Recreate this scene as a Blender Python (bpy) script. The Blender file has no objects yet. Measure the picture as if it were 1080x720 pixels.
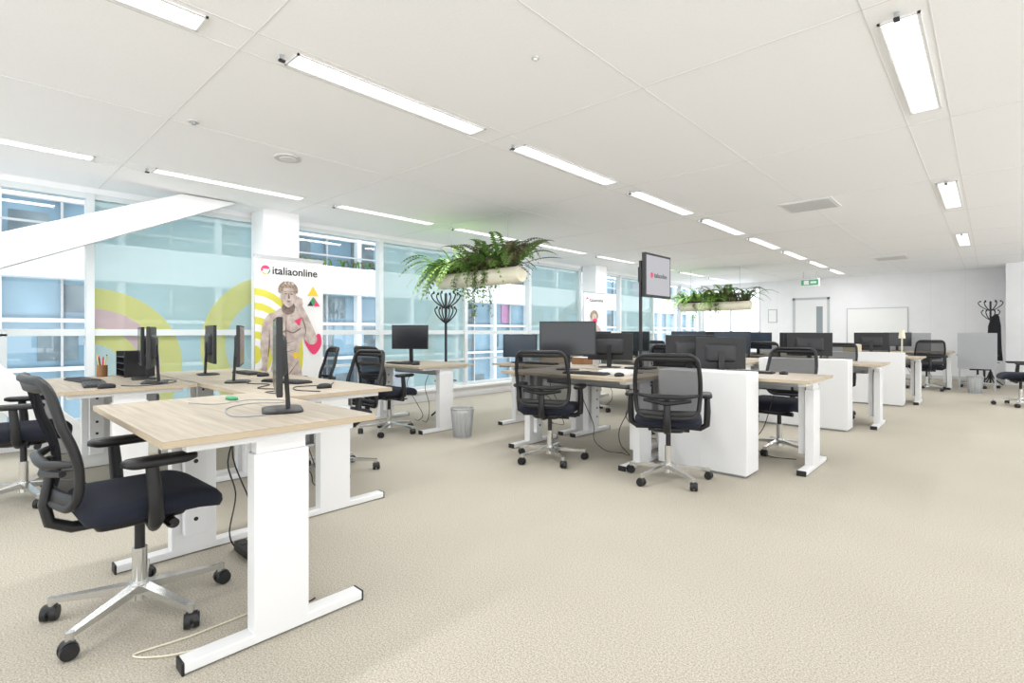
import bpy, math, random
from mathutils import Vector, Matrix
random.seed(7)
S=bpy.context.scene
COL=S.collection
CEIL=2.7
# ---------------------------------------------------------------- materials
def lin(c):
    return tuple(((v/255)/12.92 if v/255<=0.04045 else ((v/255+0.055)/1.055)**2.4) for v in c)+(1,)
def mat(name,c,rough=.5,metal=0,noise=None,emit=0,alpha=1,bump=0,spec=.5,trans=0):
    m=bpy.data.materials.new(name); m.use_nodes=True
    nt=m.node_tree; b=nt.nodes['Principled BSDF']
    b.inputs['Base Color'].default_value=lin(c); b.inputs['Roughness'].default_value=rough
    b.inputs['Metallic'].default_value=metal; b.inputs['Specular IOR Level'].default_value=spec
    if noise:
        sc,c2,detail=noise
        tc=nt.nodes.new('ShaderNodeTexCoord'); n=nt.nodes.new('ShaderNodeTexNoise'); n.inputs['Scale'].default_value=sc
        n.inputs['Detail'].default_value=detail
        r=nt.nodes.new('ShaderNodeValToRGB'); r.color_ramp.elements[0].position=.35; r.color_ramp.elements[1].position=.65
        r.color_ramp.elements[0].color=lin(c2); r.color_ramp.elements[1].color=lin(c)
        nt.links.new(tc.outputs['Object'],n.inputs['Vector']); nt.links.new(n.outputs['Fac'],r.inputs['Fac'])
        nt.links.new(r.outputs['Color'],b.inputs['Base Color'])
        if bump:
            bp=nt.nodes.new('ShaderNodeBump'); bp.inputs['Strength'].default_value=bump; bp.inputs['Distance'].default_value=.01
            nt.links.new(n.outputs['Fac'],bp.inputs['Height']); nt.links.new(bp.outputs['Normal'],b.inputs['Normal'])
    if emit:
        b.inputs['Emission Color'].default_value=lin(c); b.inputs['Emission Strength'].default_value=emit
    if alpha<1: b.inputs['Alpha'].default_value=alpha
    return m
M={}
M['wall']=mat('wall_paint',(236,236,237),.8,noise=(3,(233,233,234),2))
M['ceil']=mat('ceiling_panel',(250,250,252),.9,noise=(90,(246,246,248),2))
M['seam']=mat('ceiling_seam',(226,226,227),.9)
M['white']=mat('white_lacquer',(228,228,228),.4)
M['whitem']=mat('white_metal',(228,228,228),.4)
M['greym']=mat('grey_metal',(170,172,174),.4,.3)
M['black']=mat('black_plastic',(26,26,28),.45)
M['fabric']=mat('black_fabric',(30,31,36),.95,noise=(300,(20,21,25),2),bump=.2)
M['bluefab']=mat('navy_fabric',(31,35,50),.95,noise=(300,(23,26,38),2),bump=.2)
M['chrome']=mat('polished_aluminium',(215,215,213),.2,.9)
M['frame']=mat('window_frame_paint',(210,215,216),.45)
M['screen']=mat('dark_screen',(28,30,34),.2)
M['blue_screen']=mat('bluish_screen',(44,55,68),.2)
M['lcdgrey']=mat('monitor_back_plastic',(42,42,45),.5)
M['trough']=mat('planter_shell',(226,221,200),.5,noise=(6,(216,210,188),2))
M['soil']=mat('soil',(70,55,42),.95,noise=(60,(45,35,28),3))
M['fern1']=mat('fern_green',(100,142,58),.55,noise=(25,(74,114,42),3))
M['fern2']=mat('fern_light',(150,186,90),.55,noise=(25,(120,160,70),3))
M['fern3']=mat('leaf_dark',(86,100,62),.5,noise=(25,(108,92,68),3))
M['gpanel']=mat('grey_partition_fabric',(170,172,174),.9,noise=(200,(160,162,165),2))
M['doorg']=mat('door_frame_grey',(186,188,190),.5)
M['glassdark']=mat('door_glass',(140,148,152),.15)
M['base']=mat('baseboard_grey',(204,203,201),.6)
M['green']=mat('exit_sign_green',(70,150,110),.5,emit=.2)
M['pink']=mat('print_pink',(226,60,108),.6)
M['yellow']=mat('print_yellow',(236,196,56),.6)
M['lime']=mat('print_lime',(218,212,80),.6)
M['pgreen']=mat('print_green',(60,150,104),.6)
M['pblack']=mat('print_black',(35,35,40),.6)
M['banner']=mat('banner_film',(236,236,235),.6)
M['stone']=mat('statue_print',(206,192,183),.7,noise=(14,(174,156,149),3))
M['stoned']=mat('statue_print_shade',(136,118,110),.7,noise=(25,(108,92,86),3))
M['hair']=mat('statue_print_curls',(174,156,136),.7,noise=(60,(116,98,82),3))
M['beige']=mat('beige_plastic',(205,190,165),.6)
M['paper']=mat('paper',(236,236,234),.8)
M['wood']=mat('brown_wood',(140,100,66),.6)
M['facade']=mat('facade_white',(218,221,224),.6)
M['fglass']=mat('facade_glass',(126,156,174),.4,noise=(.7,(98,126,144),2))
M['fdark']=mat('facade_interior',(78,94,104),.6,noise=(1.6,(118,132,138),3))
M['fpurple']=mat('facade_magenta_panel',(160,110,150),.6,noise=(1.6,(180,136,170),3))
M['pave']=mat('courtyard_paving',(196,196,194),.9,noise=(4,(180,180,178),3))
def oak():
    m=bpy.data.materials.new('desk_oak'); m.use_nodes=True; nt=m.node_tree; b=nt.nodes['Principled BSDF']
    tc=nt.nodes.new('ShaderNodeTexCoord'); mp=nt.nodes.new('ShaderNodeMapping'); mp.inputs['Scale'].default_value=(1.6,30,8)
    n=nt.nodes.new('ShaderNodeTexNoise'); n.inputs['Scale'].default_value=1.6; n.inputs['Detail'].default_value=6
    r=nt.nodes.new('ShaderNodeValToRGB'); r.color_ramp.elements[0].position=.25; r.color_ramp.elements[1].position=.75
    r.color_ramp.elements[0].color=lin((148,136,119)); r.color_ramp.elements[1].color=lin((182,170,152))
    nt.links.new(tc.outputs['Object'],mp.inputs['Vector']); nt.links.new(mp.outputs['Vector'],n.inputs['Vector'])
    nt.links.new(n.outputs['Fac'],r.inputs['Fac']); nt.links.new(r.outputs['Color'],b.inputs['Base Color'])
    b.inputs['Roughness'].default_value=.5
    return m
M['oak']=oak()
M['oakedge']=mat('desk_edge',(184,167,142),.5)
def carpet():
    m=bpy.data.materials.new('loop_carpet'); m.use_nodes=True; nt=m.node_tree; b=nt.nodes['Principled BSDF']
    tc=nt.nodes.new('ShaderNodeTexCoord')
    n=nt.nodes.new('ShaderNodeTexNoise'); n.inputs['Scale'].default_value=150; n.inputs['Detail'].default_value=4; n.inputs['Roughness'].default_value=.8
    n2=nt.nodes.new('ShaderNodeTexNoise'); n2.inputs['Scale'].default_value=1.2; n2.inputs['Detail'].default_value=3
    r=nt.nodes.new('ShaderNodeValToRGB'); e=r.color_ramp.elements
    e[0].position=.34; e[0].color=lin((140,133,119)); e[1].position=.64; e[1].color=lin((212,206,193))
    r2=nt.nodes.new('ShaderNodeValToRGB'); r2.color_ramp.elements[0].color=lin((240,239,237)); r2.color_ramp.elements[1].color=(1,1,1,1)
    mx=nt.nodes.new('ShaderNodeMix'); mx.data_type='RGBA'; mx.blend_type='MULTIPLY'; mx.inputs[0].default_value=1
    for t in (n,n2): nt.links.new(tc.outputs['Object'],t.inputs['Vector'])
    nt.links.new(n.outputs['Fac'],r.inputs['Fac']); nt.links.new(n2.outputs['Fac'],r2.inputs['Fac'])
    nt.links.new(r.outputs['Color'],mx.inputs[6]); nt.links.new(r2.outputs['Color'],mx.inputs[7]); nt.links.new(mx.outputs[2],b.inputs['Base Color'])
    bp=nt.nodes.new('ShaderNodeBump'); bp.inputs['Strength'].default_value=.2; bp.inputs['Distance'].default_value=.003
    nt.links.new(n.outputs['Fac'],bp.inputs['Height']); nt.links.new(bp.outputs['Normal'],b.inputs['Normal'])
    b.inputs['Roughness'].default_value=1; b.inputs['Specular IOR Level'].default_value=.1
    return m
M['carpet']=carpet()
def mixmat(name,c,fac,glossy=False,translucent=False,rough=.5):
    m=bpy.data.materials.new(name); m.use_nodes=True; nt=m.node_tree; nt.nodes.clear()
    o=nt.nodes.new('ShaderNodeOutputMaterial'); mx=nt.nodes.new('ShaderNodeMixShader'); t=nt.nodes.new('ShaderNodeBsdfTransparent')
    if glossy:
        s=nt.nodes.new('ShaderNodeBsdfGlossy'); s.inputs['Roughness'].default_value=.03; s.inputs['Color'].default_value=lin(c); so=s.outputs[0]
        t.inputs['Color'].default_value=(.94,.98,.98,1)
    else:
        s=nt.nodes.new('ShaderNodeBsdfDiffuse'); s.inputs['Color'].default_value=lin(c); so=s.outputs[0]
        if translucent:
            s2=nt.nodes.new('ShaderNodeBsdfTranslucent'); s2.inputs['Color'].default_value=lin(c)
            m2=nt.nodes.new('ShaderNodeMixShader'); m2.inputs[0].default_value=.5
            nt.links.new(s.outputs[0],m2.inputs[1]); nt.links.new(s2.outputs[0],m2.inputs[2]); so=m2.outputs[0]
    mx.inputs[0].default_value=fac
    nt.links.new(t.outputs[0],mx.inputs[1]); nt.links.new(so,mx.inputs[2]); nt.links.new(mx.outputs[0],o.inputs[0])
    return m
M['glass']=mixmat('window_glass',(255,255,255),.05,glossy=True)
M['film']=mixmat('teal_window_film',(174,198,196),.78,translucent=True)
M['film_w']=mixmat('white_window_film',(200,216,214),.7,translucent=True)
M['film_y']=mixmat('yellow_window_film',(224,216,128),.75,translucent=True)
M['film_p']=mixmat('pink_window_film',(224,186,186),.7,translucent=True)
M['mesh']=mixmat('black_mesh_fabric',(34,35,38),.72)
M['binmesh']=mixmat('wire_mesh_silver',(170,172,172),.6)
def em(name,c,s):
    m=bpy.data.materials.new(name); m.use_nodes=True; nt=m.node_tree; nt.nodes.clear()
    o=nt.nodes.new('ShaderNodeOutputMaterial'); e=nt.nodes.new('ShaderNodeEmission'); e.inputs[0].default_value=lin(c); e.inputs[1].default_value=s
    nt.links.new(e.outputs[0],o.inputs[0]); return m
M['tube']=em('light_diffuser',(255,254,251),2)
M['lcd']=em('tv_picture',(215,215,220),.75)
# ---------------------------------------------------------------- mesh builder
class MB:
    def __init__(s): s.v=[];s.f=[];s.m=[];s.s=[];s.mats=[]
    def mi(s,k):
        if k not in s.mats: s.mats.append(k)
        return s.mats.index(k)
    def add(s,vs,fs,k,smooth=False):
        o=len(s.v); s.v+= [tuple(v) for v in vs]; i=s.mi(k)
        for f in fs: s.f.append([a+o for a in f]); s.m.append(i); s.s.append(smooth)
    def box(s,a,b,k):
        x0,y0,z0=a;x1,y1,z1=b
        v=[(x0,y0,z0),(x1,y0,z0),(x1,y1,z0),(x0,y1,z0),(x0,y0,z1),(x1,y0,z1),(x1,y1,z1),(x0,y1,z1)]
        s.add(v,[(0,3,2,1),(4,5,6,7),(0,1,5,4),(1,2,6,5),(2,3,7,6),(3,0,4,7)],k)
    def prism(s,yz,x0,x1,k):
        n=len(yz); v=[(x0,a,c) for a,c in yz]+[(x1,a,c) for a,c in yz]
        s.add(v,[tuple(range(n))[::-1],tuple(range(n,2*n))]+[(i,(i+1)%n,(i+1)%n+n,i+n) for i in range(n)],k)
    def bar(s,p0,p1,w,h,k,up=(0,0,1),w1=None,h1=None):
        p0=Vector(p0);p1=Vector(p1);d=(p1-p0).normalized();u=Vector(up)
        r=d.cross(u).normalized();u=r.cross(d).normalized(); w1=w1 or w; h1=h1 or h
        v=[]
        for p,ww,hh in((p0,w,h),(p1,w1,h1)):
            for a,b in((-1,-1),(1,-1),(1,1),(-1,1)): v.append(p+r*a*ww/2+u*b*hh/2)
        s.add(v,[(0,1,2,3),(7,6,5,4),(0,4,5,1),(1,5,6,2),(2,6,7,3),(3,7,4,0)],k)
    def tube(s,pts,rad,k,n=10,cap=True,flat=1.0):
        pts=[Vector(p) for p in pts]; rs=rad if isinstance(rad,(list,tuple)) else [rad]*len(pts)
        v=[];f=[];prev=None
        for i,p in enumerate(pts):
            if i==0:d=pts[1]-pts[0]
            elif i==len(pts)-1:d=pts[-1]-pts[-2]
            else:d=pts[i+1]-pts[i-1]
            d.normalize()
            if prev is None:
                u=Vector((0,0,1)) if abs(d.z)<.9 else Vector((1,0,0))
                r=d.cross(u).normalized()
            else: r=(prev-d*prev.dot(d)).normalized()
            prev=r;u=d.cross(r)
            for j in range(n):
                a=2*math.pi*j/n; v.append(p+r*math.cos(a)*rs[i]+u*math.sin(a)*rs[i]*flat)
        for i in range(len(pts)-1):
            for j in range(n):
                a=i*n+j;b=i*n+(j+1)%n; f.append((a,b,b+n,a+n))
        s.add(v,f,k,True)
        if cap:
            s.add(v[:n],[tuple(range(n))[::-1]],k); s.add(v[-n:],[tuple(range(n))],k)
    def cyl(s,p0,p1,r,k,n=16,r1=None): s.tube([p0,p1],[r,r if r1 is None else r1],k,n)
    def stack(s,levels,k,nc=5,smooth=True,fx=None):
        v=[];N=nc*4
        for (z,hw,hd,r,cx,cy) in levels:
            for q,(sx,sy) in enumerate(((1,1),(-1,1),(-1,-1),(1,-1))):
                for j in range(nc):
                    a=q*math.pi/2+j/(nc-1)*math.pi/2
                    x=cx+sx*(hw-r)+r*math.cos(a); y=cy+sy*(hd-r)+r*math.sin(a)
                    p=(x,y,z)
                    v.append(fx(p) if fx else p)
        f=[]
        for i in range(len(levels)-1):
            for j in range(N):
                a=i*N+j;b=i*N+(j+1)%N; f.append((a,b,b+N,a+N))
        f.append(tuple(range(N))[::-1]); f.append(tuple(range((len(levels)-1)*N,len(levels)*N)))
        s.add(v,f,k,smooth)
    def poly(s,pts,k): s.add(pts,[tuple(range(len(pts)))],k)
    def mesh(s,name):
        me=bpy.data.meshes.new(name); me.from_pydata(s.v,[],s.f)
        for k in s.mats: me.materials.append(M[k])
        me.polygons.foreach_set('material_index',s.m); me.polygons.foreach_set('use_smooth',s.s); me.update(); return me
    def obj(s,name,parent=None,bevel=0):
        return place(s.mesh(name),name,parent,bevel)
def place(me,name,parent=None,bevel=0):
    o=bpy.data.objects.new(name,me); COL.objects.link(o)
    if parent: o.parent=parent
    if bevel:
        b=o.modifiers.new('b','BEVEL'); b.width=bevel; b.segments=2; b.limit_method='ANGLE'; b.angle_limit=.7
    return o
def empty(name,loc=(0,0,0),rot=0):
    e=bpy.data.objects.new(name,None); e.location=loc; e.rotation_euler=(0,0,math.radians(rot)); e.empty_display_size=.1; COL.objects.link(e); return e
def smoothpts(P,closed=True,n=6):
    out=[];L=len(P)
    for i in range(L if closed else L-1):
        g=lambda j:P[j%L] if closed else P[max(0,min(L-1,j))]
        p0,p1,p2,p3=g(i-1),g(i),g(i+1),g(i+2)
        for t in range(n):
            t/=n
            out.append(tuple(.5*(2*b+(-a+c)*t+(2*a-5*b+4*c-d)*t*t+(-a+3*b-3*c+d)*t**3) for a,b,c,d in zip(p0,p1,p2,p3)))
    if not closed: out.append(tuple(P[-1]))
    return out
# ---------------------------------------------------------------- room shell
XR=6.0; YB=-5.0; YF=16.8; XL=-7.0
b=MB(); b.box((XL-.2,YB,-.15),(XR,YF+.2,0),'carpet'); b.obj('floor')
b=MB(); b.box((XL-.2,YB,CEIL),(XR,YF+.2,CEIL+.2),'ceil')
y=-4.59
while y<YF:
    b.box((XL,y-.004,CEIL-.002),(XR,y+.004,CEIL+.01),'seam'); y+=1.88
for x in (-5.92,-5.68,-4.33,-2.99,-2.75,-1.6,-.45,-.21,1.1,2.2,2.4,4):
    b.box((x-.003,YB,CEIL-.002),(x+.003,YF,CEIL+.01),'seam')
b.obj('ceiling')
b=MB(); b.box((-5.17,YF,0),(XR,YF+.2,CEIL),'wall'); b.box((XL,YF,0),(-5.17,YF+.2,.2),'wall'); b.box((XL,YF,2.55),(-5.17,YF+.2,CEIL),'wall')
for x in (-4.7,-1.11,-.45): b.box((x-.004,YF-.003,0),(x+.004,YF+.01,CEIL),'seam')
b.obj('wall_back')
b=MB(); b.box((.25,15.9,0),(XR,YF,CEIL),'wall'); b.obj('wall_back_projection')
b=MB(); b.box((-5.17,YF-.015,0),(.25,YF,.08),'base'); b.obj('baseboard_back')
b=MB(); b.box((.25,15.885,0),(XR,15.9,.08),'base'); b.obj('baseboard_projection')
b=MB(); b.box((XL-.2,YB,0),(XL,YF,.18),'wall'); b.box((XL-.2,YB,2.64),(XL,YF,CEIL),'wall'); b.obj('wall_left')
b=MB(); b.box((XL,YB,.18),(XL+.12,YF,.21),'white'); b.obj('trim_sill')
def ring(b,cy,cz,r0,r1,a0,a1,k,ylo,yhi,zlo,zhi,X,n=40):
    for i in range(n):
        t0=math.radians(a0+(a1-a0)*i/n);t1=math.radians(a0+(a1-a0)*(i+1)/n)
        P=[(cy+r*math.cos(t),cz+r*math.sin(t)) for r,t in((r0,t0),(r1,t0),(r1,t1),(r0,t1))]
        P=[(min(max(p[0],ylo),yhi),min(max(p[1],zlo),zhi)) for p in P]
        if abs(P[0][0]-P[1][0])+abs(P[0][1]-P[1][1])<1e-4: continue
        b.poly([(X,p[0],p[1]) for p in P],k)
edges=[-4.36,-2.58,-.8,.98,2.76,4.54,6.32,8.1,9.88,11.66,13.44,15.22,16.75]
films={3:1,5:1,7:1,9:1}
for i in range(len(edges)-1):
    y0,y1=edges[i],edges[i+1]
    e=empty('window_%d'%(i+1))
    b=MB()
    b.box((XL-.1,y0-.035,.2),(XL+.02,y0+.035,2.64),'frame')
    if i==len(edges)-2: b.box((XL-.1,y1-.035,.2),(XL+.02,y1+.035,2.64),'frame')
    b.box((XL-.09,y0,.2),(XL,y1,.26),'frame'); b.box((XL-.09,y0,2.58),(XL,y1,2.64),'frame'); b.box((XL-.09,y0,1.13),(XL,y1,1.2),'frame')
    if i in(2,): b.box((XL-.09,y0+1.1,.2),(XL,y0+1.15,1.15),'frame')
    b.box((XL-.09,y0,.66),(XL,y1,.69),'frame')
    b.obj('frame',e)
    b=MB(); b.poly([(XL-.05,y0+.03,.25),(XL-.05,y1-.03,.25),(XL-.05,y1-.03,2.6),(XL-.05,y0+.03,2.6)],'glass'); b.obj('glass',e)
    if i in films:
        X=XL-.045; ya,yb=y0+.035,y1-.035
        b=MB(); b.poly([(X,ya,.26),(X,yb,.26),(X,yb,2.58),(X,ya,2.58)],'film')
        X+=.006
        if i==3:
            ring(b,1.0,.8,.62,.84,-60,180,'film_y',ya,yb,.26,2.58,X)
            ring(b,1.0,.8,.42,.62,-60,180,'film_p',ya,yb,.26,2.58,X+.001)
            ring(b,1.0,.8,.24,.42,-60,180,'film_y',ya,yb,.26,2.58,X+.002)
            ring(b,1.0,.8,.0,.24,-60,180,'film_w',ya,yb,.26,2.58,X+.003)
            ring(b,2.95,1.0,.64,.92,90,270,'film_y',ya,yb,.26,2.3,X+.004)
            ring(b,2.95,1.0,.40,.64,90,270,'film_w',ya,yb,.26,2.2,X+.005)
        if i in(5,7,9):
            ring(b,y1,.9,.7,.95,90,270,'film_w',ya,yb,.26,2.58,X)
        b.obj('film',e)
e=empty('window_13')
b=MB()
for x in(-6.97,-6.08,-5.2): b.box((x-.03,YF+.02,.2),(x+.03,YF+.12,2.55),'frame')
for z in(.2,1.14,2.5): b.box((XL,YF+.02,z),(-5.17,YF+.12,z+.05),'frame')
b.obj('frame',e); b=MB(); b.poly([(XL,YF+.08,.2),(-5.17,YF+.08,.2),(-5.17,YF+.08,2.55),(XL,YF+.08,2.55)],'glass'); b.obj('glass',e)
b=MB()
y=YB
while y<15.9:
    b.box((XR-.1,y-.04,0),(XR,y+.04,CEIL),'frame'); y+=1.8
for z in(0,1.13,2.6): b.box((XR-.1,YB,z),(XR,15.9,z+.08),'frame')
b.obj('window_14')  # unseen right side, bare frames without glass, left open to admit fill light
b=MB(); x=XL
while x<XR:
    b.box((x-.04,YB,0),(x+.04,YB+.1,CEIL),'frame'); x+=1.85
for z in(0,2.6): b.box((XL,YB,z),(XR,YB+.1,z+.08),'frame')
b.obj('window_15')  # unseen rear side, also unglazed so world light brightens the room evenly
for i,(y0) in enumerate((-4.9,2.6,9.95)):
    b=MB(); b.box((-6.98,y0,0),(-6.6,y0+.45,CEIL),'wall'); b.box((-6.98,y0-.008,0),(-6.592,y0+.458,.08),'base'); b.obj('structural_column')
e=empty('diagonal_brace')
b=MB(); b.prism([(-.5,1.37),(2.27,2.69),(1.70,2.69),(-.5,1.72)],-6.72,-6.52,'white'); b.obj('upper_strut',e,.008)
b=MB(); b.prism([(-.5,1.3),(.70,.003),(1.10,.003),(-.5,1.72)],-6.72,-6.52,'white'); b.obj('lower_strut',e,.008)
# ---------------------------------------------------------------- ceiling lights
def fixture(x,y0):
    L=1.44;w=.085
    e=empty('ceiling_light_fixture',(x,y0,CEIL))
    b=MB()
    for s in(-1,1): b.box((s*w-.012 if s>0 else -w-.0,0,-.009),(s*w if s>0 else -w+.012,L,.0),'whitem')
    b.box((-w,-.0,-.009),(w,.012,0),'whitem'); b.box((-w,L-.012,-.009),(w,L,0),'whitem')
    for j in range(1,24): 
        yy=L*j/24; b.box((-w+.01,yy-.0015,-.008),(w-.01,yy+.0015,-.003),'whitem')
    b.obj('housing_and_louvre',e)
    b=MB(); b.box((-w+.018,.018,-.004),(w-.018,L-.018,-.001),'tube'); b.obj('diffuser',e)
    b=MB(); b.cyl((0,-.05,-.03),(0,-.05,0),.012,'greym',10); b.box((-.012,-.066,-.038),(.012,-.034,-.028),'black'); b.obj('sensor',e)
    l=bpy.data.lights.new('tube_light','AREA'); l.shape='RECTANGLE'; l.size=.14; l.size_y=1.4; l.energy=LP; l.color=(.975,.988,1)
    o=bpy.data.objects.new('tube_light',l); COL.objects.link(o); o.parent=e; o.location=(0,L/2,-.014)
LP=21
for k in range(-2,8):
    y0=1.28+1.88*k
    fixture(-2.87,y0)
    if y0+1.5<YF: fixture(-5.8,y0)
for y0 in(-.6,3.12,6.88,10.66): fixture(-.33,y0); fixture(2.3,y0); fixture(4.6,y0)
b=MB(); b.cyl((-4.52,1.99,CEIL-.015),(-4.52,1.99,CEIL),.11,'base',32); b.cyl((-4.52,1.99,CEIL-.02),(-4.52,1.99,CEIL-.01),.07,'seam',32); b.obj('ceiling_speaker')
b=MB(); b.cyl((-4.23,1.18,CEIL-.015),(-4.23,1.18,CEIL-.001),.035,'base',20); b.cyl((-4.23,1.18,CEIL-.03),(-4.23,1.18,CEIL-.015),.015,'greym',16); b.obj('sprinkler_head')
b=MB(); b.cyl((-1.86,2.2,CEIL-.01),(-1.86,2.2,CEIL-.001),.022,'base',20); b.cyl((-1.86,2.2,CEIL-.02),(-1.86,2.2,CEIL-.01),.012,'white',16); b.obj('sprinkler_head')
for (x,y) in((-1.6,7.0),(-1.5,13.1)):
    b=MB(); b.box((x-.28,y-.28,CEIL-.012),(x+.28,y+.28,CEIL),'white')
    for j in range(11): 
        yy=y-.24+j*.048; b.box((x-.25,yy-.006,CEIL-.02),(x+.25,yy+.006,CEIL-.01),'base')
    b.obj('ceiling_air_vent')
e=empty('exit_sign',(-3.35,14.7,2.42))
b=MB(); b.box((-.21,-.02,-.09),(.21,.02,.09),'white'); b.obj('housing',e,.004)
b=MB(); b.box((-.19,-.026,-.07),(.19,-.02,.07),'green'); b.box((-.13,-.03,-.05),(-.02,-.026,.05),'white'); b.bar((0.02,-.028,0),(.15,-.028,0),.004,.05,'white'); b.obj('face',e)
b=MB(); b.cyl((-.15,0,.09),(-.15,0,.28),.006,'greym'); b.cyl((.15,0,.09),(.15,0,.28),.006,'greym'); b.obj('hangers',e)
e=empty('door_1',(-3.8,YF,0))
b=MB(); b.box((-.47,-.04,0),(-.41,0,2.16),'doorg'); b.box((.41,-.04,0),(.47,0,2.16),'doorg'); b.box((-.47,-.04,2.1),(.47,0,2.16),'doorg'); b.obj('frame',e)
b=MB(); b.box((-.41,-.02,0.01),(.41,0,2.1),'white'); b.box((.14,-.026,.9),(.3,-.018,1.9),'glassdark'); b.obj('leaf',e)
b=MB(); b.tube([(-.34,-.02,1.03),(-.34,-.07,1.03),(-.22,-.07,1.03)],.01,'greym'); b.obj('handle',e)
e=empty('whiteboard',(-2.24,YF,1.3))
b=MB(); b.box((-.66,-.02,-.5),(.66,0,.5),'paper')
b.obj('panel',e)
b=MB()
for a,c in(((-.68,-.03,-.52),(.68,0,-.5)),((-.68,-.03,.5),(.68,0,.52)),((-.68,-.03,-.5),(-.66,0,.5)),((.66,-.03,-.5),(.68,0,.5))): b.box(a,c,'doorg')
b.box((-.5,-.08,-.53),(.5,-.02,-.515),'greym'); b.obj('frame',e)
b=MB(); b.box((-4.95,YF-.02,1.45),(-4.7,YF,1.85),'greym'); b.box((-4.93,YF-.025,1.47),(-4.72,YF-.018,1.83),'paper'); b.obj('notice_frame')
# ---------------------------------------------------------------- office chair
def chair_meshes():
    out={}
    b=MB()
    b.cyl((0,0,.06),(0,0,.13),.04,'chrome',20,.034)
    for k in range(5):
        a=math.radians(18+72*k); c,s_=math.cos(a),math.sin(a)
        b.bar((c*.02,s_*.02,.105),(c*.315,s_*.315,.083),.046,.034,'chrome',w1=.026,h1=.018)
        b.cyl((c*.315,s_*.315,.055),(c*.315,s_*.315,.094),.014,'chrome',12)
    out['star_base']=b.mesh('star_base')
    b=MB()
    for k in range(5):
        a=math.radians(18+72*k); cx,cy=math.cos(a)*.32,math.sin(a)*.32
        t=a+.9+k*.8; px,py=math.cos(t),math.sin(t)
        for sg in(-1,1): b.cyl((cx+px*sg*.006,cy+py*sg*.006,.031),(cx+px*sg*.027,cy+py*sg*.027,.031),.031,'black',20,.028)
        b.cyl((cx-px*.02,cy-py*.02,.04),(cx+px*.02,cy+py*.02,.04),.026,'black',14)
    out['castors']=b.mesh('castors')
    b=MB(); b.cyl((0,0,.12),(0,0,.27),.027,'chrome',20); b.cyl((0,0,.25),(0,0,.41),.019,'black',16); out['gas_lift']=b.mesh('gas_lift')
    b=MB()
    b.stack([(.385,.07,.09,.02,0,0),(.40,.11,.15,.03,0,-.01),(.435,.13,.17,.03,0,-.01)],'black')
    b.tube([(.12,.04,.41),(.24,.04,.405),(.27,.04,.41)],.007,'black',8); b.tube([(-.12,-.02,.41),(-.25,-.02,.405)],.007,'black',8)
    b.cyl((-.16,.08,.385),(.16,.08,.385),.02,'black',12)
    b.tube([(0,-.1,.41),(0,-.22,.415),(0,-.285,.45),(0,-.30,.52),(0,-.285,.62),(0,-.28,.70)],[.03,.03,.03,.028,.024,.016],'black',10,flat=.7)
    b.tube([(-.17,-.272,.66),(0,-.30,.64),(.17,-.272,.66)],[.012,.02,.012],'black',8)
    out['mechanism_and_spine']=b.mesh('mechanism_and_spine')
    b=MB()
    def fx(p):
        x,y,z=p
        z-= .035*max(0,(y-.12)/.14)**2
        z+= .012*(x/.25)**2
        return (x,y,z)
    b.stack([(.437,.215,.205,.07,0,.02),(.445,.24,.228,.08,0,.02),(.47,.25,.238,.085,0,.02),(.495,.248,.236,.085,0,.02),(.512,.23,.22,.08,0,.02),(.52,.19,.18,.07,0,.02),(.522,.08,.08,.04,0,.02)],'bluefab',nc=7,fx=fx)
    out['seat']=b.mesh('seat')
    def yb(z): 
        t=(z-.53)/.49
        return -.245+.02*math.sin(min(1,max(0,t*1.6))*math.pi)-.085*max(0,t)**1.7
    def hw(z):
        t=(z-.53)/.49
        return .205+.03*math.sin(math.pi*min(1,t*.9+.1))
    def surf(u,z):
        w=hw(z); return (u*w, yb(z)-.035*(1-u*u), z)
    r=.06
    z0,z1=.53,1.0
    path=[]
    for i in range(14): path.append((1,z0+r+(z1-z0-2*r)*i/13))
    for i in range(1,6):
        a=i/6*math.pi/2; path.append((1-.28*(1-math.cos(a)),z1-r+r*math.sin(a)))
    for i in range(9): path.append((.72-1.44*i/8,z1))
    for i in range(1,6):
        a=math.pi/2-i/6*math.pi/2; path.append((-1+.28*(1-math.cos(a)),z1-r+r*math.sin(a)))
    for i in range(14): path.append((-1,z1-r-(z1-z0-2*r)*i/13))
    for i in range(1,6):
        a=i/6*math.pi/2; path.append((-1+.28*(1-math.cos(a)),z0+r-r*math.sin(a)))
    for i in range(9): path.append((-.72+1.44*i/8,z0))
    for i in range(1,6):
        a=math.pi/2-i/6*math.pi/2; path.append((1-.28*(1-math.cos(a)),z0+r-r*math.sin(a)))
    path.append(path[0]); path.append(path[1])
    b=MB(); b.tube([surf(u,z) for u,z in path],.016,'black',8,cap=False)
    for (za,zb) in((.53,.585),(.955,.99)):
        v=[];n=14
        for zz in(za,zb):
            for off in(0,-.014):
                for i in range(n+1):
                    u=-.93+1.86*i/n; p=surf(u,zz); v.append((p[0],p[1]+off+.004,p[2]))
        w=n+1;f=[]
        for i in range(n):
            f+=[(i,i+1,2*w+i+1,2*w+i),(w+i+1,w+i,3*w+i,3*w+i+1),(2*w+i,2*w+i+1,3*w+i+1,3*w+i),(i+1,i,w+i,w+i+1)]
        b.add(v,f,'black',True)
    b.tube([surf(-1,.70),(-.12,-.31,.69),(0,-.315,.69),(.12,-.31,.69),surf(1,.70)],[.01,.018,.02,.018,.01],'black',8)
    out['backrest_frame']=b.mesh('backrest_frame')
    b=MB(); v=[];f=[];nu,nz=12,12
    for j in range(nz+1):
        z=.54+.45*j/nz
        lim=1.0 if .57<z<.96 else .88
        for i in range(nu+1): v.append(surf((-1+2*i/nu)*lim,z))
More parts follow.
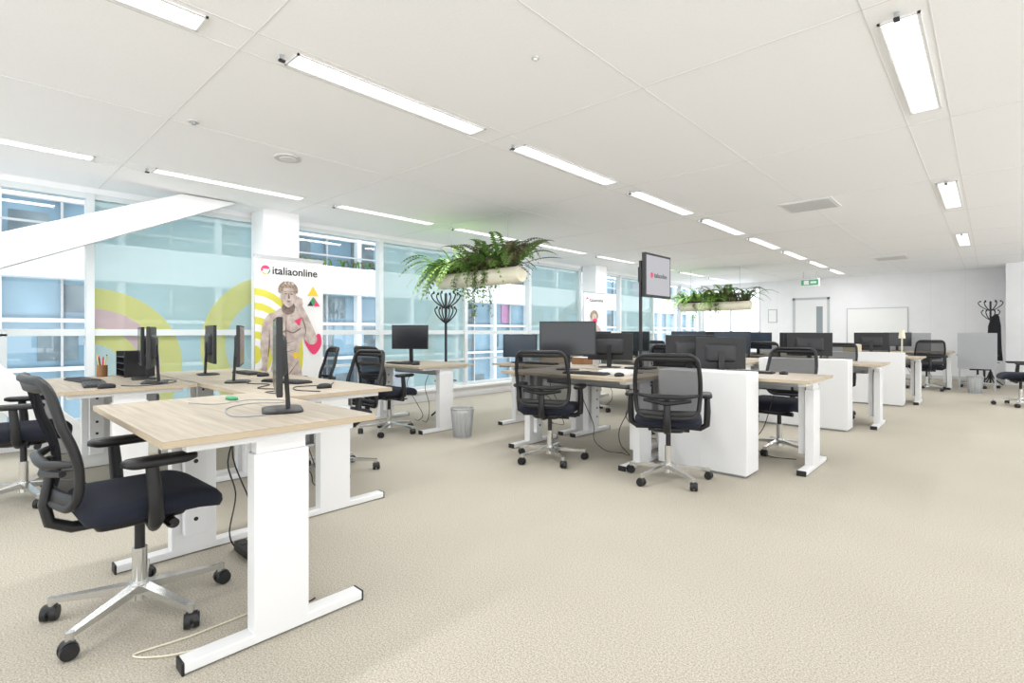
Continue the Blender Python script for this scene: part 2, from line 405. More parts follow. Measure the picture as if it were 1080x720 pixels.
    for j in range(nz):
        for i in range(nu):
            a=j*(nu+1)+i; f.append((a,a+1,a+nu+2,a+nu+1))
    b.add(v,f,'mesh',True); out['backrest_mesh']=b.mesh('backrest_mesh')
    b=MB()
    for sg in(-1,1):
        b.tube([(sg*.1,.0,.425),(sg*.24,-.01,.42),(sg*.285,-.015,.45),(sg*.29,-.02,.55),(sg*.288,-.03,.665)],[.02,.022,.026,.026,.022],'black',10,flat=1.0)
        b.stack([(.662,.036,.10,.03,sg*.28,.0),(.672,.044,.125,.04,sg*.28,.0),(.688,.044,.125,.04,sg*.28,.0),(.695,.036,.115,.034,sg*.28,.0)],'black',nc=5)
    out['armrests']=b.mesh('armrests')
    return out
CM=chair_meshes()
def chair(x,y,rot):
    e=empty('office_chair',(x,y,0),rot)
    for k,me in CM.items(): place(me,k,e)
    return e
# ---------------------------------------------------------------- desk
def desk(X0,X1,Y0,Y1,h=.78,cable=2):
    cx,cy=(X0+X1)/2,(Y0+Y1)/2; w=(X1-X0)/2; d=(Y1-Y0)/2
    e=empty('office_desk',(cx,cy,0))
    b=MB(); b.box((-w,-d,h-.025),(w,d,h),'oak'); b.box((-w-.001,-d-.001,h-.0235),(w+.001,d+.001,h-.003),'oakedge'); b.obj('tabletop',e,0)
    b=MB()
    for sg in(-1,1):
        x=sg*(w-.075)
        b.box((x-.035,-.095,.035),(x+.035,.115,h-.1),'white')
        b.box((x-.028,-.085,h-.1),(x+.028,.105,h-.03),'white')
        b.box((x-.035,-d+.07,.006),(x+.035,d-.04,.042),'white')
        b.box((x-.036,-d+.064,.0),(x+.036,-d+.074,.044),'black'); b.box((x-.036,d-.044,0),(x+.036,d-.034,.044),'black')
        b.box((x-.03,-d+.08,h-.055),(x+.03,d-.08,h-.026),'white')
        xi=x-sg*.07
        b.box((xi-.025,-.05,.12),(xi+.025,.05,h-.03),'whitem')
        for k in range(5): b.cyl((xi-sg*.0255,0,.2+k*.1),(xi-sg*.027,0,.2+k*.1),.011,'black',10)
    b.box((-w+.1,-.03,h-.09),(w-.1,.03,h-.05),'greym')
    b.obj('t_leg_frame',e,.004)
    b=MB(); 
    b.box((-w+.2,.08,h-.14),(w-.2,.22,h-.13),'greym'); b.box((-w+.2,.08,h-.14),(w-.2,.085,h-.08),'greym'); b.box((-w+.2,.215,h-.14),(w-.2,.22,h-.08),'greym')
    for xx in(-w+.25,w-.25): b.box((xx-.01,.08,h-.13),(xx+.01,.22,h-.026),'greym')
    b.obj('cable_tray',e)
    if cable:
        rr=random.Random(int(abs(X0*97+Y0*31)))
        b=MB()
        for k in range(cable):
            x0=rr.uniform(-w+.25,w-.25); x1=x0+rr.uniform(-.25,.25)
            pts=[(x0,.15,h-.12),(x0+rr.uniform(-.06,.06),.12+rr.uniform(-.05,.05),h-.3),(x1,.13+rr.uniform(-.08,.08),h-.52),(x1+rr.uniform(-.1,.1),.15,.1),(x1+rr.uniform(-.15,.15),.18,.008),(x1+rr.uniform(-.3,.3),.22,.007)]
            pts=[(max(-w+.2,min(w-.2,p[0])),p[1],p[2]) for p in pts]
            b.tube(smoothpts(pts,False,5),.004,'black',6)
        b.obj('cables',e)
    return e
DESKS=[(-3.2,-1.97,.46,1.25),(-4.5,-3.1,1.27,2.1),(-5.8,-4.4,.42,1.25),(-5.92,-4.52,1.27,2.1),(-6.1,-4.7,3.55,4.38),
 (-3.62,-2.2,3.75,4.56),(-4.6,-3.5,4.6,5.42),(-3.48,-2.42,4.6,5.42),(-2.4,-1.05,4.6,5.42),
 (-2.4,-.95,7.4,8.2),(-3.83,-2.42,7.4,8.2),(-5.26,-3.85,7.4,8.2),(-3.67,-2.25,6.56,7.38),(-5.1,-3.69,6.56,7.38),
 (-2.28,-.8,10.4,11.2),(-3.72,-2.3,10.4,11.2),(-5.16,-3.74,10.4,11.2),(-3.5,-2.06,9.56,10.38),(-4.94,-3.52,9.56,10.38),
 (-1.9,-.55,13.6,14.38)]
HA=.812
for i,dd in enumerate(DESKS): desk(*dd,h=HA if i==0 else (.78 if dd[2]<9 else .76),cable=5 if i<2 else 2)
def cabinet(x0,x1,y0,y1,h=.84):
    e=empty('storage_cabinet',((x0+x1)/2,(y0+y1)/2,0)); w=(x1-x0)/2;d=(y1-y0)/2
    b=MB(); b.box((-w,-d,.02),(w,d,h),'white'); b.box((-w+.02,-d+.02,0),(w-.02,d-.02,.02),'greym'); b.obj('carcass',e,.004)
    b=MB(); b.box((-.002,-d-.001,.03),(.002,-d+.004,h-.01),'seam'); b.obj('door_gap',e)
cabinet(-2.18,-1.42,4.28,4.56); cabinet(-2.2,-1.22,7.08,7.37); cabinet(-2.02,-1.0,10.08,10.37)
# ---------------------------------------------------------------- chairs
CH=[(-2.62,.53,2),(-4.95,.33,-8),(-4.02,2.18,182),(-5.2,2.42,165),(-5.15,3.45,4),(-2.97,3.72,24),(-1.88,3.86,24),(-1.52,5.5,172),
 (-2.9,5.75,190),(-1.65,8.35,170),(-3.1,8.45,185),(-3.0,6.4,10),(-4.4,6.4,-5),(-4.6,8.5,175),(-1.6,11.35,178),(-3.0,11.4,170),(-2.8,9.4,8),(-4.2,9.4,0),
 (.35,11.45,100),(-.95,13.4,15),(-1.5,14.75,180),(-.2,14.7,200)]
for c in CH: chair(*c)
# ---------------------------------------------------------------- monitors
def monitor(x,y,rot,z=.78,w=.56,h=.34,lift=.11,scr='screen'):
    e=empty('computer_monitor',(x,y,z),rot)
    zc=lift+h/2
    b=MB(); b.box((-w/2,-.012,lift),(w/2,.012,lift+h),'black')
    b.stack([(0,w*.32,h*.3,.03,0,0),(.022,w*.26,h*.24,.03,0,0)],'lcdgrey',fx=lambda p:(p[0],.011+p[2],zc+p[1]))
    b.obj('panel',e,.004)
    b=MB(); b.box((-w/2+.012,-.0135,lift+.016),(w/2-.012,-.0115,lift+h-.012),scr); b.obj('screen',e)
    b=MB(); b.bar((0,.045,.01),(0,.03,lift+h*.55),.05,.018,'black',up=(0,1,0))
    b.stack([(0,.12,.085,.05,0,.02),(.008,.12,.085,.05,0,.02),(.013,.1,.07,.045,0,.02)],'black')
    b.obj('stand',e)
for m in [(-2.38,1.0,-21,HA,.54,.33,.09),(-4.72,1.03,-17,.78,.5,.31,.12),(-5.15,1.05,-9,.78,.5,.31,.12),(-4.3,1.52,157,.78,.5,.31,.13),(-5.25,1.6,170),
 (-5.5,4.0,30,.78,.5,.31,.17),(-4.38,4.88,30,.78,.44,.29,.07,'blue_screen'),(-3.2,4.3,34,.78,.58,.35,.15),
 (-2.2,4.98,205,.78,.46,.3,.06),(-1.85,4.86,212,.78,.44,.29,.05),(-3.1,4.95,200,.78,.5,.3,.08),
 (-1.75,7.65,190,.78,.52,.3,.08),(-2.55,7.1,10,.78,.46,.3,.1,'blue_screen'),(-3.15,7.1,5,.78,.5,.3,.1,'blue_screen'),(-4.0,7.1,-5,.78,.5,.3,.1),(-4.7,7.1,8,.78,.5,.3,.1,'blue_screen'),
 (-2.9,7.65,185,.78,.5,.3,.1),(-4.3,7.65,180,.78,.5,.3,.1),
 (-1.5,10.7,185,.76,.5,.3,.1),(-2.7,10.7,180,.76,.5,.3,.1),(-4.2,10.7,180,.76,.5,.3,.1),(-2.45,10.05,5,.76,.5,.3,.1),(-3.15,10.05,-3,.76,.5,.3,.1,'blue_screen'),(-4.2,10.05,4,.76,.5,.3,.1),
 (-1.5,14.05,10,.76,.5,.3,.1)]: monitor(*m)
def keyboard(x,y,rot,z=.78):
    b=MB(); b.stack([(0,.215,.07,.012,0,0),(.012,.215,.07,.012,0,0),(.016,.21,.066,.012,0,0)],'black',nc=3,smooth=False)
    for r in range(5):
        for c in range(15): b.box((-.2+c*.0267,-.057+r*.0235,.015),(-.2+c*.0267+.023,-.057+r*.0235+.019,.021),'lcdgrey')
    o=b.obj('computer_keyboard'); o.location=(x,y,z+.0005); o.rotation_euler[2]=math.radians(rot)
def mouse(x,y,z=.78):
    b=MB(); b.stack([(0,.03,.05,.025,0,0),(.018,.031,.052,.028,0,0),(.03,.022,.036,.02,0,0),(.034,.01,.015,.008,0,0)],'black'); o=b.obj('computer_mouse'); o.location=(x,y,z+.0005)
for k in [(-4.8,.7,-6),(-5.3,.70,8),(-5.1,1.87,0),(-4.0,1.75,14),(-2.75,3.98,8),(-1.7,5.2,3),(-5.3,3.72,3),(-4.0,4.85,0),(-3.2,6.8,0),(-4.5,6.8,0),(-1.6,7.98,0)]:
    keyboard(*k)
for k in [(-4.5,.72),(-3.4,1.75),(-4.7,1.85),(-1.4,5.2),(-2.4,3.98),(-5.0,3.72)]: mouse(*k)
# loose cables lying on the desk tops
def flat_cable(pts,z,k='black',r=.0035):
    b=MB(); b.tube(smoothpts([(p[0],p[1],z+r+.0005) for p in pts],False,8),r,k,6); b.obj('monitor_cable')
flat_cable([(-4.3,1.6),(-4.1,1.5),(-3.9,1.58),(-3.7,1.42),(-3.5,1.5),(-3.4,1.35),(-3.25,1.4)],.78)
flat_cable([(-3.7,1.98),(-3.55,1.85),(-3.6,1.65),(-3.4,1.55),(-3.2,1.62)],.78)
flat_cable([(-4.9,1.15),(-4.75,1.2),(-4.55,1.1),(-4.48,.9),(-4.6,.82)],.78)
flat_cable([(-3.05,4.15),(-2.9,4.25),(-2.8,4.18),(-2.7,4.42),(-2.4,4.4)],.78)
b=MB()
pts=[(-2.27,.9,HA+.0035),(-2.35,.8,HA+.0035),(-2.6,.86,HA+.004),(-2.7,1.0,HA+.004),(-2.62,1.12,HA+.004),(-2.7,1.17,HA+.0035),(-2.85,1.05,HA+.0035),(-2.8,.88,HA+.0035),(-2.95,.8,HA+.0035)]
b.tube(smoothpts(pts,False,8),.003,'greym',6); b.obj('coiled_power_cable')
b=MB(); b.stack([(0,.045,.02,.012,0,0),(.012,.045,.02,.012,0,0),(.015,.035,.014,.01,0,0)],'pgreen'); o=b.obj('highlighter_pen'); o.location=(-2.95,1.0,HA+.0005)
b=MB(); b.tube(smoothpts([(-2.22,.95,.03),(-2.13,.76,.005),(-2.16,.55,.005),(-2.27,.44,.005),(-2.25,.65,.005),(-2.3,.95,.005),(-2.6,1.06,.005)],False,8),.0035,'trough',6); b.obj('white_power_cable')
for (x,y) in((-2.85,1.05),(-2.7,1.14)):
    b=MB(); b.box((-.13,-.03,0),(.13,.03,.045),'black'); b.cyl((-.07,0,.045),(-.07,0,.048),.02,'lcdgrey'); b.cyl((0,0,.045),(0,0,.048),.02,'lcdgrey'); b.cyl((.07,0,.045),(.07,0,.048),.02,'lcdgrey'); o=b.obj('power_strip',None,.003); o.location=(x,y,0)
e=empty('desk_letter_tray',(-5.6,1.1,.7805),0)
b=MB()
for k in range(4): 
    b.box((-.16,-.11,.055*k+.004),(.16,.11,.055*k+.01),'black')
    for sg in(-1,1): b.box((sg*.16-.006,-.11,.055*k+.0),(sg*.16+.006,.11,.055*k+.055),'black')
b.box((-.16,.1,0),(.16,.11,.22),'black'); b.obj('trays',e)
def cup(x,y,z):
    e=empty('pencil_cup',(x,y,z))
    b=MB(); b.cyl((0,0,0),(0,0,.1),.04,'wood',18); b.obj('cup',e)
    b=MB()
    for k in range(7):
        a=k*.9; b.cyl((math.cos(a)*.02,math.sin(a)*.02,.09),(math.cos(a)*.035,math.sin(a)*.035,.17+.01*(k%3)),.004,('pink','yellow','black','pgreen')[k%4],6)
    b.obj('pens',e)
cup(-5.7,.88,.7805)
def box_item(name,x,y,z,w,d,h,k,rot=0):
    b=MB(); b.box((-w/2,-d/2,0),(w/2,d/2,h),k); b.box((-w/2+.01,-d/2+.01,h),(w/2-.01,d/2-.01,h+.006),'paper'); o=b.obj(name,None,.004); o.location=(x,y,z+.0005); o.rotation_euler[2]=math.radians(rot)
box_item('paper_stack',-2.55,4.2,.78,.3,.22,.03,'paper',10)
box_item('cardboard_box',-4.1,5.2,.78,.26,.2,.12,'beige',8)
box_item('cardboard_box',-3.65,5.2,.78,.2,.16,.08,'wood',-8)
box_item('cardboard_box',-1.7,10.22,.84,.22,.18,.12,'beige',-8)
def mug(x,y,z):
    b=MB(); b.cyl((0,0,0),(0,0,.09),.036,'paper',20,.04); b.tube([(.038,0,.07),(.062,0,.065),(.064,0,.035),(.037,0,.025)],.005,'paper',8); o=b.obj('coffee_mug'); o.location=(x,y,z+.0005)
mug(-2.75,5.15,.78); mug(-3.35,5.05,.78); mug(-3.3,6.95,.78)
e=empty('desk_lamp',(-1.1,10.9,.7605))
b=MB(); b.cyl((0,0,0),(0,0,.02),.08,'trough',20); b.cyl((0,0,.02),(0,0,.32),.012,'trough'); b.cyl((0,0,.3),(0,0,.44),.05,'trough',20,.035); b.obj('lamp_body',e)
for (x0,x1,y) in((-1.85,-.95,14.42),(-.5,.1,14.1)):
    e=empty('desk_partition',((x0+x1)/2,y,0))
    w=(x1-x0)/2; b=MB(); b.box((-w,-.018,.42),(w,.018,1.15),'gpanel'); b.obj('panel',e,.004)
    b=MB(); 
    for sg in(-1,1): b.box((sg*(w-.03)-.015,-.012,0),(sg*(w-.03)+.015,.012,.45),'greym'); b.box((sg*(w-.03)-.02,-.15,0),(sg*(w-.03)+.02,.15,.015),'greym')
    b.obj('feet',e)
# ---------------------------------------------------------------- waste bins
def bin_(x,y):
    e=empty('waste_bin',(x,y,0))
    b=MB(); b.tube([(0,0,.01),(0,0,.32)],[.1,.13],'binmesh',28,cap=False); b.obj('mesh_wall',e)
    b=MB(); b.cyl((0,0,0),(0,0,.012),.102,'greym',28)
    b.tube([(math.cos(a)*.13,math.sin(a)*.13,.32) for a in [i/24*2*math.pi for i in range(26)]],.006,'greym',6,cap=False)
    for k in range(14):
        a=k/14*2*math.pi; b.cyl((math.cos(a)*.101,math.sin(a)*.101,.01),(math.cos(a)*.131,math.sin(a)*.131,.32),.002,'greym',5)
    b.obj('rim_and_wires',e)
    b=MB(); b.stack([(.02,.085,.085,.08,0,0),(.15,.1,.1,.09,0,0),(.28,.105,.105,.1,0,0)],'paper'); b.obj('liner',e)
bin_(-4.33,3.86); bin_(-.22,13.25)
# ---------------------------------------------------------------- coat racks
def rack(x,y,H=1.78,coat=False,umb=False):
    e=empty('coat_rack',(x,y,0))
    b=MB(); b.cyl((0,0,.05),(0,0,H),.018,'black',14); b.cyl((0,0,H),(0,0,H+.03),.025,'black',12,.005)
    for k in range(4):
        a=k*math.pi/2+.4;c,s_=math.cos(a),math.sin(a)
        b.tube(smoothpts([(c*.015,s_*.015,.3),(c*.06,s_*.06,.16),(c*.15,s_*.15,.07),(c*.22,s_*.22,.012)],False,5),.013,'black',8)
    for k in range(6):
        a=k*math.pi/3;c,s_=math.cos(a),math.sin(a)
        for zo,r in((0,1),(-.2,.75)):
            b.tube(smoothpts([(c*.015,s_*.015,H-.18+zo),(c*.09*r,s_*.09*r,H-.14+zo),(c*.17*r,s_*.17*r,H-.07+zo),(c*.2*r,s_*.2*r,H-.005+zo),(c*.17*r,s_*.17*r,H+.02+zo)],False,5),.009,'black',7)
            b.cyl((c*.17*r,s_*.17*r,H+.01+zo),(c*.16*r,s_*.16*r,H+.04+zo),.014,'black',8)
    b.tube([(math.cos(t)*.15,math.sin(t)*.15,.5) for t in [i/20*2*math.pi for i in range(22)]],.006,'black',6,cap=False)
    for k in range(3):
        a=k*2.09; b.cyl((0,0,.5),(math.cos(a)*.15,math.sin(a)*.15,.5),.005,'black',6)
    b.obj('stand',e)
    if coat:
        b=MB(); b.stack([(.55,.13,.09,.06,.06,-.1),(.9,.11,.08,.06,.06,-.1),(1.3,.1,.07,.05,.06,-.1),(1.5,.06,.04,.03,.08,-.1),(1.56,.02,.02,.01,.1,-.1)],'fabric',fx=lambda p:(p[0]+.01*math.sin(p[1]*80),p[1]+.012*math.sin(p[0]*60),p[2])); b.obj('hanging_coat',e)
    if umb:
        b=MB(); b.cyl((-.1,-.02,.06),(-.1,-.02,.75),.018,'black',10,.03); b.tube([(-.1,-.02,.75),(-.1,-.02,.92),(-.07,-.02,.95),(-.04,-.02,.92)],.008,'wood',8); b.obj('umbrella',e)
rack(-5.5,4.6,1.68); rack(.0,15.45,1.82,True,True)
# ---------------------------------------------------------------- tv on desk pole
e=empty('tv_display_on_pole',(-2.74,4.98,.7805))
b=MB(); b.cyl((0,0,.015),(0,0,1.15),.018,'black',14); b.stack([(0,.14,.12,.03,0,0),(.015,.14,.12,.03,0,0)],'black',smooth=False); b.box((-.01,-.04,.92),(.03,.1,1.08),'black'); b.obj('pole_and_base',e)
b=MB(); b.box((.03,-.03,.765),(.07,.56,1.235),'black'); b.obj('tv_body',e,.004)
b=MB(); b.box((.0705,-.005,.79),(.072,.535,1.21),'lcd')
def diskx(b,X,cy,cz,r,k,n=24,a0=0,a1=360):
    b.poly([(X,cy+r*math.cos(math.radians(a0+(a1-a0)*i/n)),cz+r*math.sin(math.radians(a0+(a1-a0)*i/n))) for i in range(n+(0 if a1-a0>=360 else 1))],k)
diskx(b,.073,.11,1.0,.03,'pink'); b.obj('tv_screen',e)
def text(body,size,loc,k,parent,name='lettering'):
    cu=bpy.data.curves.new(name,'FONT'); cu.body=body; cu.size=size; cu.extrude=.0004; cu.offset=size*.015; cu.materials.append(M[k])
    o=bpy.data.objects.new(name,cu); COL.objects.link(o); o.parent=parent; o.location=loc; o.rotation_euler=(math.pi/2,0,math.pi/2)
text('italiaonline',.07,(.074,.155,.98),'pblack',e)
# ---------------------------------------------------------------- roll-up banners (facing +X)
def banner(x,y0,W,style):
    e=empty('roll_up_banner',(x,y0,0)); H=2.02
    b=MB(); b.box((-.002,0,.09),(.0,W,H),'banner'); b.obj('printed_sheet',e)
    b=MB(); b.stack([(0,.06,W/2+.01,.03,0,W/2),(.08,.05,W/2+.01,.03,0,W/2),(.1,.02,W/2+.01,.015,0,W/2)],'greym',smooth=False)
    b.box((-.012,-.005,H-.01),(.008,W+.005,H+.02),'greym'); b.cyl((-.03,W/2,.08),(-.03,W/2,H),.01,'greym',10)
    for sg in(.15,.85): b.box((-.16,W*sg-.03,0),(.16,W*sg+.03,.012),'greym')
    b.obj('cassette_and_pole',e)
    b=MB(); L=.0012
    diskx(b,L,.12,1.87,.052,'pink',28,20,200); diskx(b,L*1.2,.12,1.87,.052,'yellow',28,200,290); diskx(b,L*1.4,.12,1.87,.052,'pgreen',28,290,380)
    b.poly([(L*2,.09,1.865),(L*2,.15,1.865),(L*2,.15,1.88),(L*2,.09,1.88)],'banner')
    text('italiaonline',.125,(L*2,.19,1.83),'pblack',e)
    def pg(pts,k,l): b.poly([(L*l,u,v) for u,v in smoothpts(pts)],k)
    def sg(pts,k,l): b.poly([(L*l,u,v) for u,v in pts],k)
    if style==0:
        for r,k in((.74,'lime'),(.66,'banner'),(.58,'lime'),(.50,'banner'),(.42,'lime'),(.34,'banner'),(.26,'lime'),(.18,'banner'),(.1,'lime')):
            pts=[]
            for i in range(17):
                a=math.radians(-90+180*i/16); pts.append((min(max(.0+r*.75*math.cos(a),0.0),W),.92+r*math.sin(a)))
            sg([(0.002,pts[0][1])]+pts+[(0.002,pts[-1][1])],k,1+(.74-r)*10)
        sg([(.60,1.60),(.74,1.60),(.67,1.72)],'yellow',8); sg([(.60,1.48),(.67,1.48),(.67,1.59)],'pblack',8); sg([(.68,1.48),(.76,1.48),(.68,1.59)],'pink',8)
        sg([(.67,1.48),(.705,1.54),(.67,1.59),(.64,1.54)],'pgreen',8.5)
        pg([(.68,.90),(.58,1.02),(.57,1.11),(.63,1.15),(.68,1.10),(.73,1.15),(.77,1.12),(.77,1.0)],'pink',8)
        pg([(.30,1.45),(.22,1.40),(.14,1.36),(.10,1.27),(.13,1.12),(.17,.96),(.19,.84),(.17,.7),(.16,.5),(.3,.46),(.44,.46),(.54,.5),(.53,.7),(.49,.86),(.51,1.0),(.55,1.12),(.6,1.24),(.58,1.34),(.5,1.40),(.42,1.45)],'stone',9)
        pg([(.31,1.49),(.30,1.41),(.37,1.37),(.44,1.41),(.44,1.5),(.37,1.53)],'stoned',9.5)
        pg([(.54,1.30),(.60,1.33),(.68,1.20),(.70,1.08),(.64,1.02),(.57,1.08),(.54,1.18)],'stone',10)
        pg([(.58,1.08),(.66,1.02),(.72,1.08),(.66,1.24),(.57,1.42),(.5,1.52),(.46,1.50),(.5,1.38),(.55,1.22)],'stone',11)
        pg([(.56,1.1),(.57,1.2),(.53,1.33),(.545,1.33),(.585,1.2)],'stoned',11.3)
        pg([(.44,1.50),(.47,1.57),(.50,1.575),(.54,1.53),(.53,1.47),(.47,1.45)],'stone',12)
        for k2 in range(4): pg([(.455+k2*.02,1.55-.006*k2),(.46+k2*.02,1.59-.008*k2),(.472+k2*.02,1.59-.008*k2),(.475+k2*.02,1.55-.006*k2)],'stone',12.2)
        pg([(.17,1.36),(.10,1.30),(.07,1.15),(.06,.98),(.08,.82),(.07,.72),(.12,.70),(.14,.82),(.14,.98),(.16,1.1),(.18,1.22)],'stone',10)
        pg([(.155,1.2),(.15,1.05),(.14,.9),(.15,.9),(.165,1.05)],'stoned',10.5)
        pg([(.2,1.22),(.27,1.17),(.34,1.19),(.34,1.175),(.27,1.155),(.2,1.2)],'stoned',13); pg([(.36,1.19),(.43,1.17),(.51,1.22),(.51,1.2),(.43,1.155),(.36,1.175)],'stoned',13)
        pg([(.345,1.38),(.35,1.2),(.348,1.0),(.345,.8),(.338,1.0),(.34,1.2)],'stoned',13)
        for v in(1.06,.96): pg([(.27,v),(.345,v-.012),(.43,v),(.345,v-.022)],'stoned',13)
        pg([(.2,.84),(.3,.72),(.35,.66),(.40,.72),(.5,.84),(.40,.70),(.35,.63),(.3,.70)],'stoned',13)
        sg([(.44,1.30),(.53,1.35),(.50,1.24)],'pink',14); diskx(b,L*13.5,.24,1.02,.03,'pink'); diskx(b,L*13.5,.46,.9,.035,'yellow')
        pg([(.29,1.64),(.29,1.55),(.32,1.49),(.37,1.455),(.42,1.49),(.45,1.56),(.455,1.64),(.43,1.70),(.35,1.72),(.30,1.70)],'stone',14)
        for i in range(15):
            a=math.radians(-10+200*i/14); diskx(b,L*(15+i*.05),.368+.088*math.cos(a),1.655+.075*math.sin(a),.028,'hair',12)
        for i in range(7): diskx(b,L*(16+i*.05),.31+.02*i,1.70,.022,'hair',12)
        for i in range(6): diskx(b,L*(16.5+i*.05),.32+.02*i,1.735,.018,'stone' if i%2 else 'hair',12)
        for cx_ in(.34,.405):
            pg([(cx_-.02,1.61),(cx_,1.618),(cx_+.02,1.61),(cx_,1.602)],'stoned',17); pg([(cx_-.025,1.632),(cx_,1.642),(cx_+.022,1.636),(cx_,1.634)],'stoned',17)
        pg([(.372,1.62),(.388,1.565),(.372,1.555),(.362,1.562)],'stoned',17); pg([(.35,1.525),(.372,1.532),(.395,1.525),(.372,1.515)],'stoned',17)
    else:
        pg([(.1,.7),(.06,1.0),(.2,1.3),(.4,1.34),(.6,1.25),(.72,1.0),(.7,.7),(.4,.6)],'stone',5)
        pg([(.25,1.3),(.24,1.5),(.34,1.6),(.45,1.56),(.5,1.42),(.44,1.3)],'stone',6)
        for i in range(12):
            a=math.radians(200*i/11-10); diskx(b,L*(7+i*.05),.37+.12*math.cos(a),1.52+.09*math.sin(a),.04,'hair',12)
        pg([(.3,1.42),(.36,1.46),(.46,1.46),(.48,1.4),(.36,1.38)],'pink',8)
        sg([(.02,.6),(.35,.6),(.02,1.05)],'pink',9); sg([(.5,.6),(.78,.6),(.78,1.0)],'yellow',9); sg([(.05,1.2),(.2,1.2),(.12,1.32)],'pgreen',9)
    b.obj('printed_artwork',e)
banner(-5.98,2.26,.8,0); banner(-6.35,9.12,.8,1)
# ---------------------------------------------------------------- hanging planters
def frond(b,p,az,L,rise,droop,lw,k,n=16):
    p=Vector(p);d=Vector((math.cos(az),math.sin(az),0));side=Vector((-math.sin(az),math.cos(az),0))
    pts=[p+d*L*t+Vector((0,0,rise*math.sin(t*math.pi*.6)-droop*t*t)) for t in [i/n for i in range(n+1)]]
    b.tube(pts,[.004*(1-.8*i/n) for i in range(n+1)],k,4,cap=False)
    for i in range(1,n+1):
        t=i/n; l=lw*(math.sin(math.pi*(t*.9+.08))**.7)
        q=pts[i]; fw=(pts[i]-pts[i-1]).normalized(); w=L/n*.6
        for sg in(-1,1):
            s2=(side*sg+fw*.45+Vector((0,0,-.12))).normalized()
            m=q+s2*l*.5
            b.add([q,m-fw*w+Vector((0,0,.006)),q+s2*l,m+fw*w+Vector((0,0,.006))],[(0,1,2,3)],k)
def blade(b,p,az,L,rise,droop,w,k,n=6):
    p=Vector(p);d=Vector((math.cos(az),math.sin(az),0));side=Vector((-math.sin(az),math.cos(az),0));v=[];f=[]
    for i in range(n+1):
        t=i/n;c=p+d*L*t+Vector((0,0,rise*math.sin(t*math.pi*.6)-droop*t*t)); ww=w*math.sin(math.pi*(.12+.86*t))
        v+=[c-side*ww,c+side*ww]
    for i in range(n): f.append((2*i,2*i+1,2*i+3,2*i+2))
    b.add(v,f,k,True)
def planter(x0,x1,y,z,seed,scale=1,dense=1):
    r=random.Random(seed); cx=(x0+x1)/2; h=(x1-x0)/2
    e=empty('hanging_planter',(cx,y,z))
    b=MB(); R=.115
    b.tube([(-h,0,R),(-h+.03,0,R),(h-.03,0,R),(h,0,R)],[R*.85,R,R,R*.85],'trough',24)
    b.obj('trough',e)
    b=MB(); b.box((-h+.04,-.07,2*R-.02),(h-.04,.07,2*R+.01),'soil'); b.obj('soil',e)
    b=MB()
    for sx in(-h*.7,h*.7): b.cyl((sx,0,R*1.5),(sx,0,CEIL-z),.003,'greym',6)
    b.obj('suspension_cables',e)
    b=MB(); T=2*R
    for i in range(int(84*dense)):
        t=r.random()**1.2; x=-h+.05+t*(2*h-.1)
        left=t<.5
        k=r.choice(['fern1','fern2','fern2']) if left else r.choice(['fern3','fern1','fern3','fern1'])
        az=r.uniform(0,2*math.pi); Lf=r.uniform(.3,.58)
        if t<.22: az=math.pi+r.uniform(-1.5,1.5); Lf=r.uniform(.35,.66)
        if t>.85: az=r.uniform(-1,1)
        frond(b,(x,r.uniform(-.05,.05),T),az,Lf*scale,r.uniform(.12,.42),r.uniform(.12,.65) if left else r.uniform(.0,.3),r.uniform(.07,.115),k)
    b.obj('fern_fronds',e)
    b=MB()
    for i in range(int(210*dense)):
        t=r.random(); x=-h+.05+t*(2*h-.1); k=r.choice(['fern1','fern3','fern3'] if t>.4 else ['fern1','fern2'])
        blade(b,(x,r.uniform(-.05,.05),T-.01),r.uniform(0,6.28),r.uniform(.14,.4),r.uniform(.06,.34),r.uniform(0,.2),r.uniform(.012,.028),k)
    b.obj('grass_leaves',e)
    b=MB()
    for i in range(int(9*dense)):
        x=r.uniform(-.1,.2)*h+ (0 if i<7 else r.uniform(-.6,.4)*h); yy=-.1 if r.random()<.7 else .1; x2=x
        Lv=r.uniform(.25,.68) if i<7 else r.uniform(.12,.25)
        pts=[(x,0,T+.02),(x,yy*.8,T+.03),(x,yy*1.3,T-.05)]
        n=8
        for j in range(1,n+1):
            x2+=r.uniform(-.02,.02); pts.append((x2,yy*1.35+r.uniform(-.01,.01),T-.05-Lv*j/n))
        b.tube(pts,.003,'fern1',5,cap=False)
        for q in pts[2:]:
            for m_ in range(4):
                blade(b,(q[0],q[1],q[2]+r.uniform(-.03,.03)),r.uniform(0,6.28),r.uniform(.04,.07),.01,.03,.013,r.choice(['fern1','fern2','fern3']),3)
    b.obj('trailing_vines',e)
planter(-5.95,-4.35,4.88,1.79,3,1.15,1.5); planter(-5.75,-4.05,12.5,1.68,11,1.15,1)
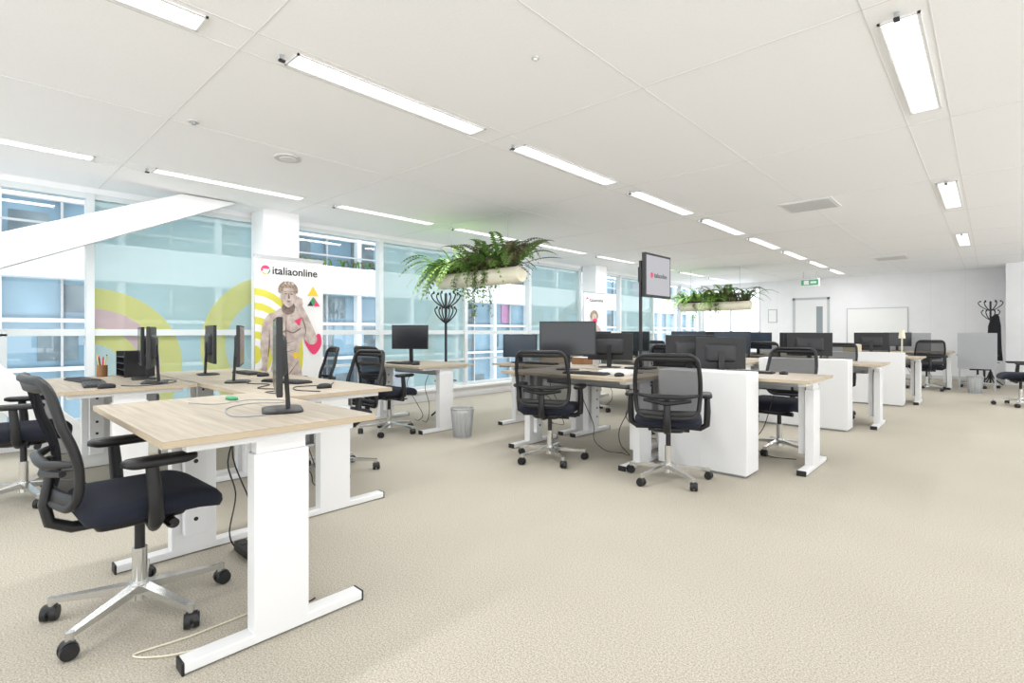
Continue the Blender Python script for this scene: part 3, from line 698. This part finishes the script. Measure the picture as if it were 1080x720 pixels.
# ---------------------------------------------------------------- exterior across the courtyard
e=empty('opposite_building')
b=MB(); FX=-12.5
b.box((FX-.4,-14,-3.2),(FX-.3,30,7),'fglass')
for z0,z1 in((-1.4,-.75),(2.15,2.85),(5.6,6.8)): b.box((FX-.3,-14,z0),(FX+.15,30,z1),'facade')
b.obj('slabs_and_glazing',e)
b=MB(); y=-13.5
while y<30:
    b.box((FX-.3,y-.06,-3),(FX-.1,y+.06,6.9),'facade'); b.box((FX-.3,y+.85,-.75),(FX-.2,y+.89,5.6),'greym'); y+=1.75
for z in(.45,1.35,3.6): b.box((FX-.3,-14,z),(FX-.15,30,z+.07),'facade')
for z in(3.1,): b.box((FX+.1,-14,z),(FX+.13,30,z+.04),'greym')
b.obj('mullions',e)
b=MB(); r=random.Random(5)
for i in range(90):
    y=-10+38*i/90+r.uniform(0,.1); z=(-.6,2.9,.55,1.45)[i%4]+r.uniform(0,.1)
    b.box((FX-.298,y,z),(FX-.285+.0001*i,y+r.uniform(.3,.9),z+r.uniform(.3,.75)),'fpurple' if (i%11==0 and y>6) else 'fdark')
for i in range(60):
    blade(b,(FX+.05,r.uniform(5.6,8.6),2.85),r.uniform(0,6.28),r.uniform(.1,.3),.25,.1,.03,r.choice(['fern1','fern3']),4)
b.obj('interiors_and_balcony_plants',e)
b=MB(); b.box((FX-.3,-14,-3.2),(XL-.2,30,-3.1),'pave'); b.obj('courtyard_ground')
# ---------------------------------------------------------------- world (bright overcast sky, lower half brightened as added fill for the ceiling) + camera
w=bpy.data.worlds.new('World'); S.world=w; w.use_nodes=True; nt=w.node_tree
bg=nt.nodes['Background']; bg.inputs[1].default_value=1.0
tc=nt.nodes.new('ShaderNodeTexCoord'); sp=nt.nodes.new('ShaderNodeSeparateXYZ'); mr=nt.nodes.new('ShaderNodeMapRange')
mr.inputs[1].default_value=-.12; mr.inputs[2].default_value=.12
mx=nt.nodes.new('ShaderNodeMix'); mx.data_type='RGBA'
mx.inputs[6].default_value=(4.3,4.38,4.45,1); mx.inputs[7].default_value=(1.72,1.82,1.92,1)
nt.links.new(tc.outputs['Generated'],sp.inputs[0]); nt.links.new(sp.outputs[2],mr.inputs[0]); nt.links.new(mr.outputs[0],mx.inputs[0]); nt.links.new(mx.outputs[2],bg.inputs[0])
S.view_settings.view_transform='Standard'; S.view_settings.look='None'; S.view_settings.exposure=0.16
cam=bpy.data.cameras.new('camera'); cam.sensor_width=36; cam.lens=36*545/1080; cam.shift_y=-10/1080; cam.clip_start=.05
co=bpy.data.objects.new('camera',cam); COL.objects.link(co); co.location=(0,0,1.17); co.rotation_euler=(math.pi/2,0,math.radians(42.8)); S.camera=co
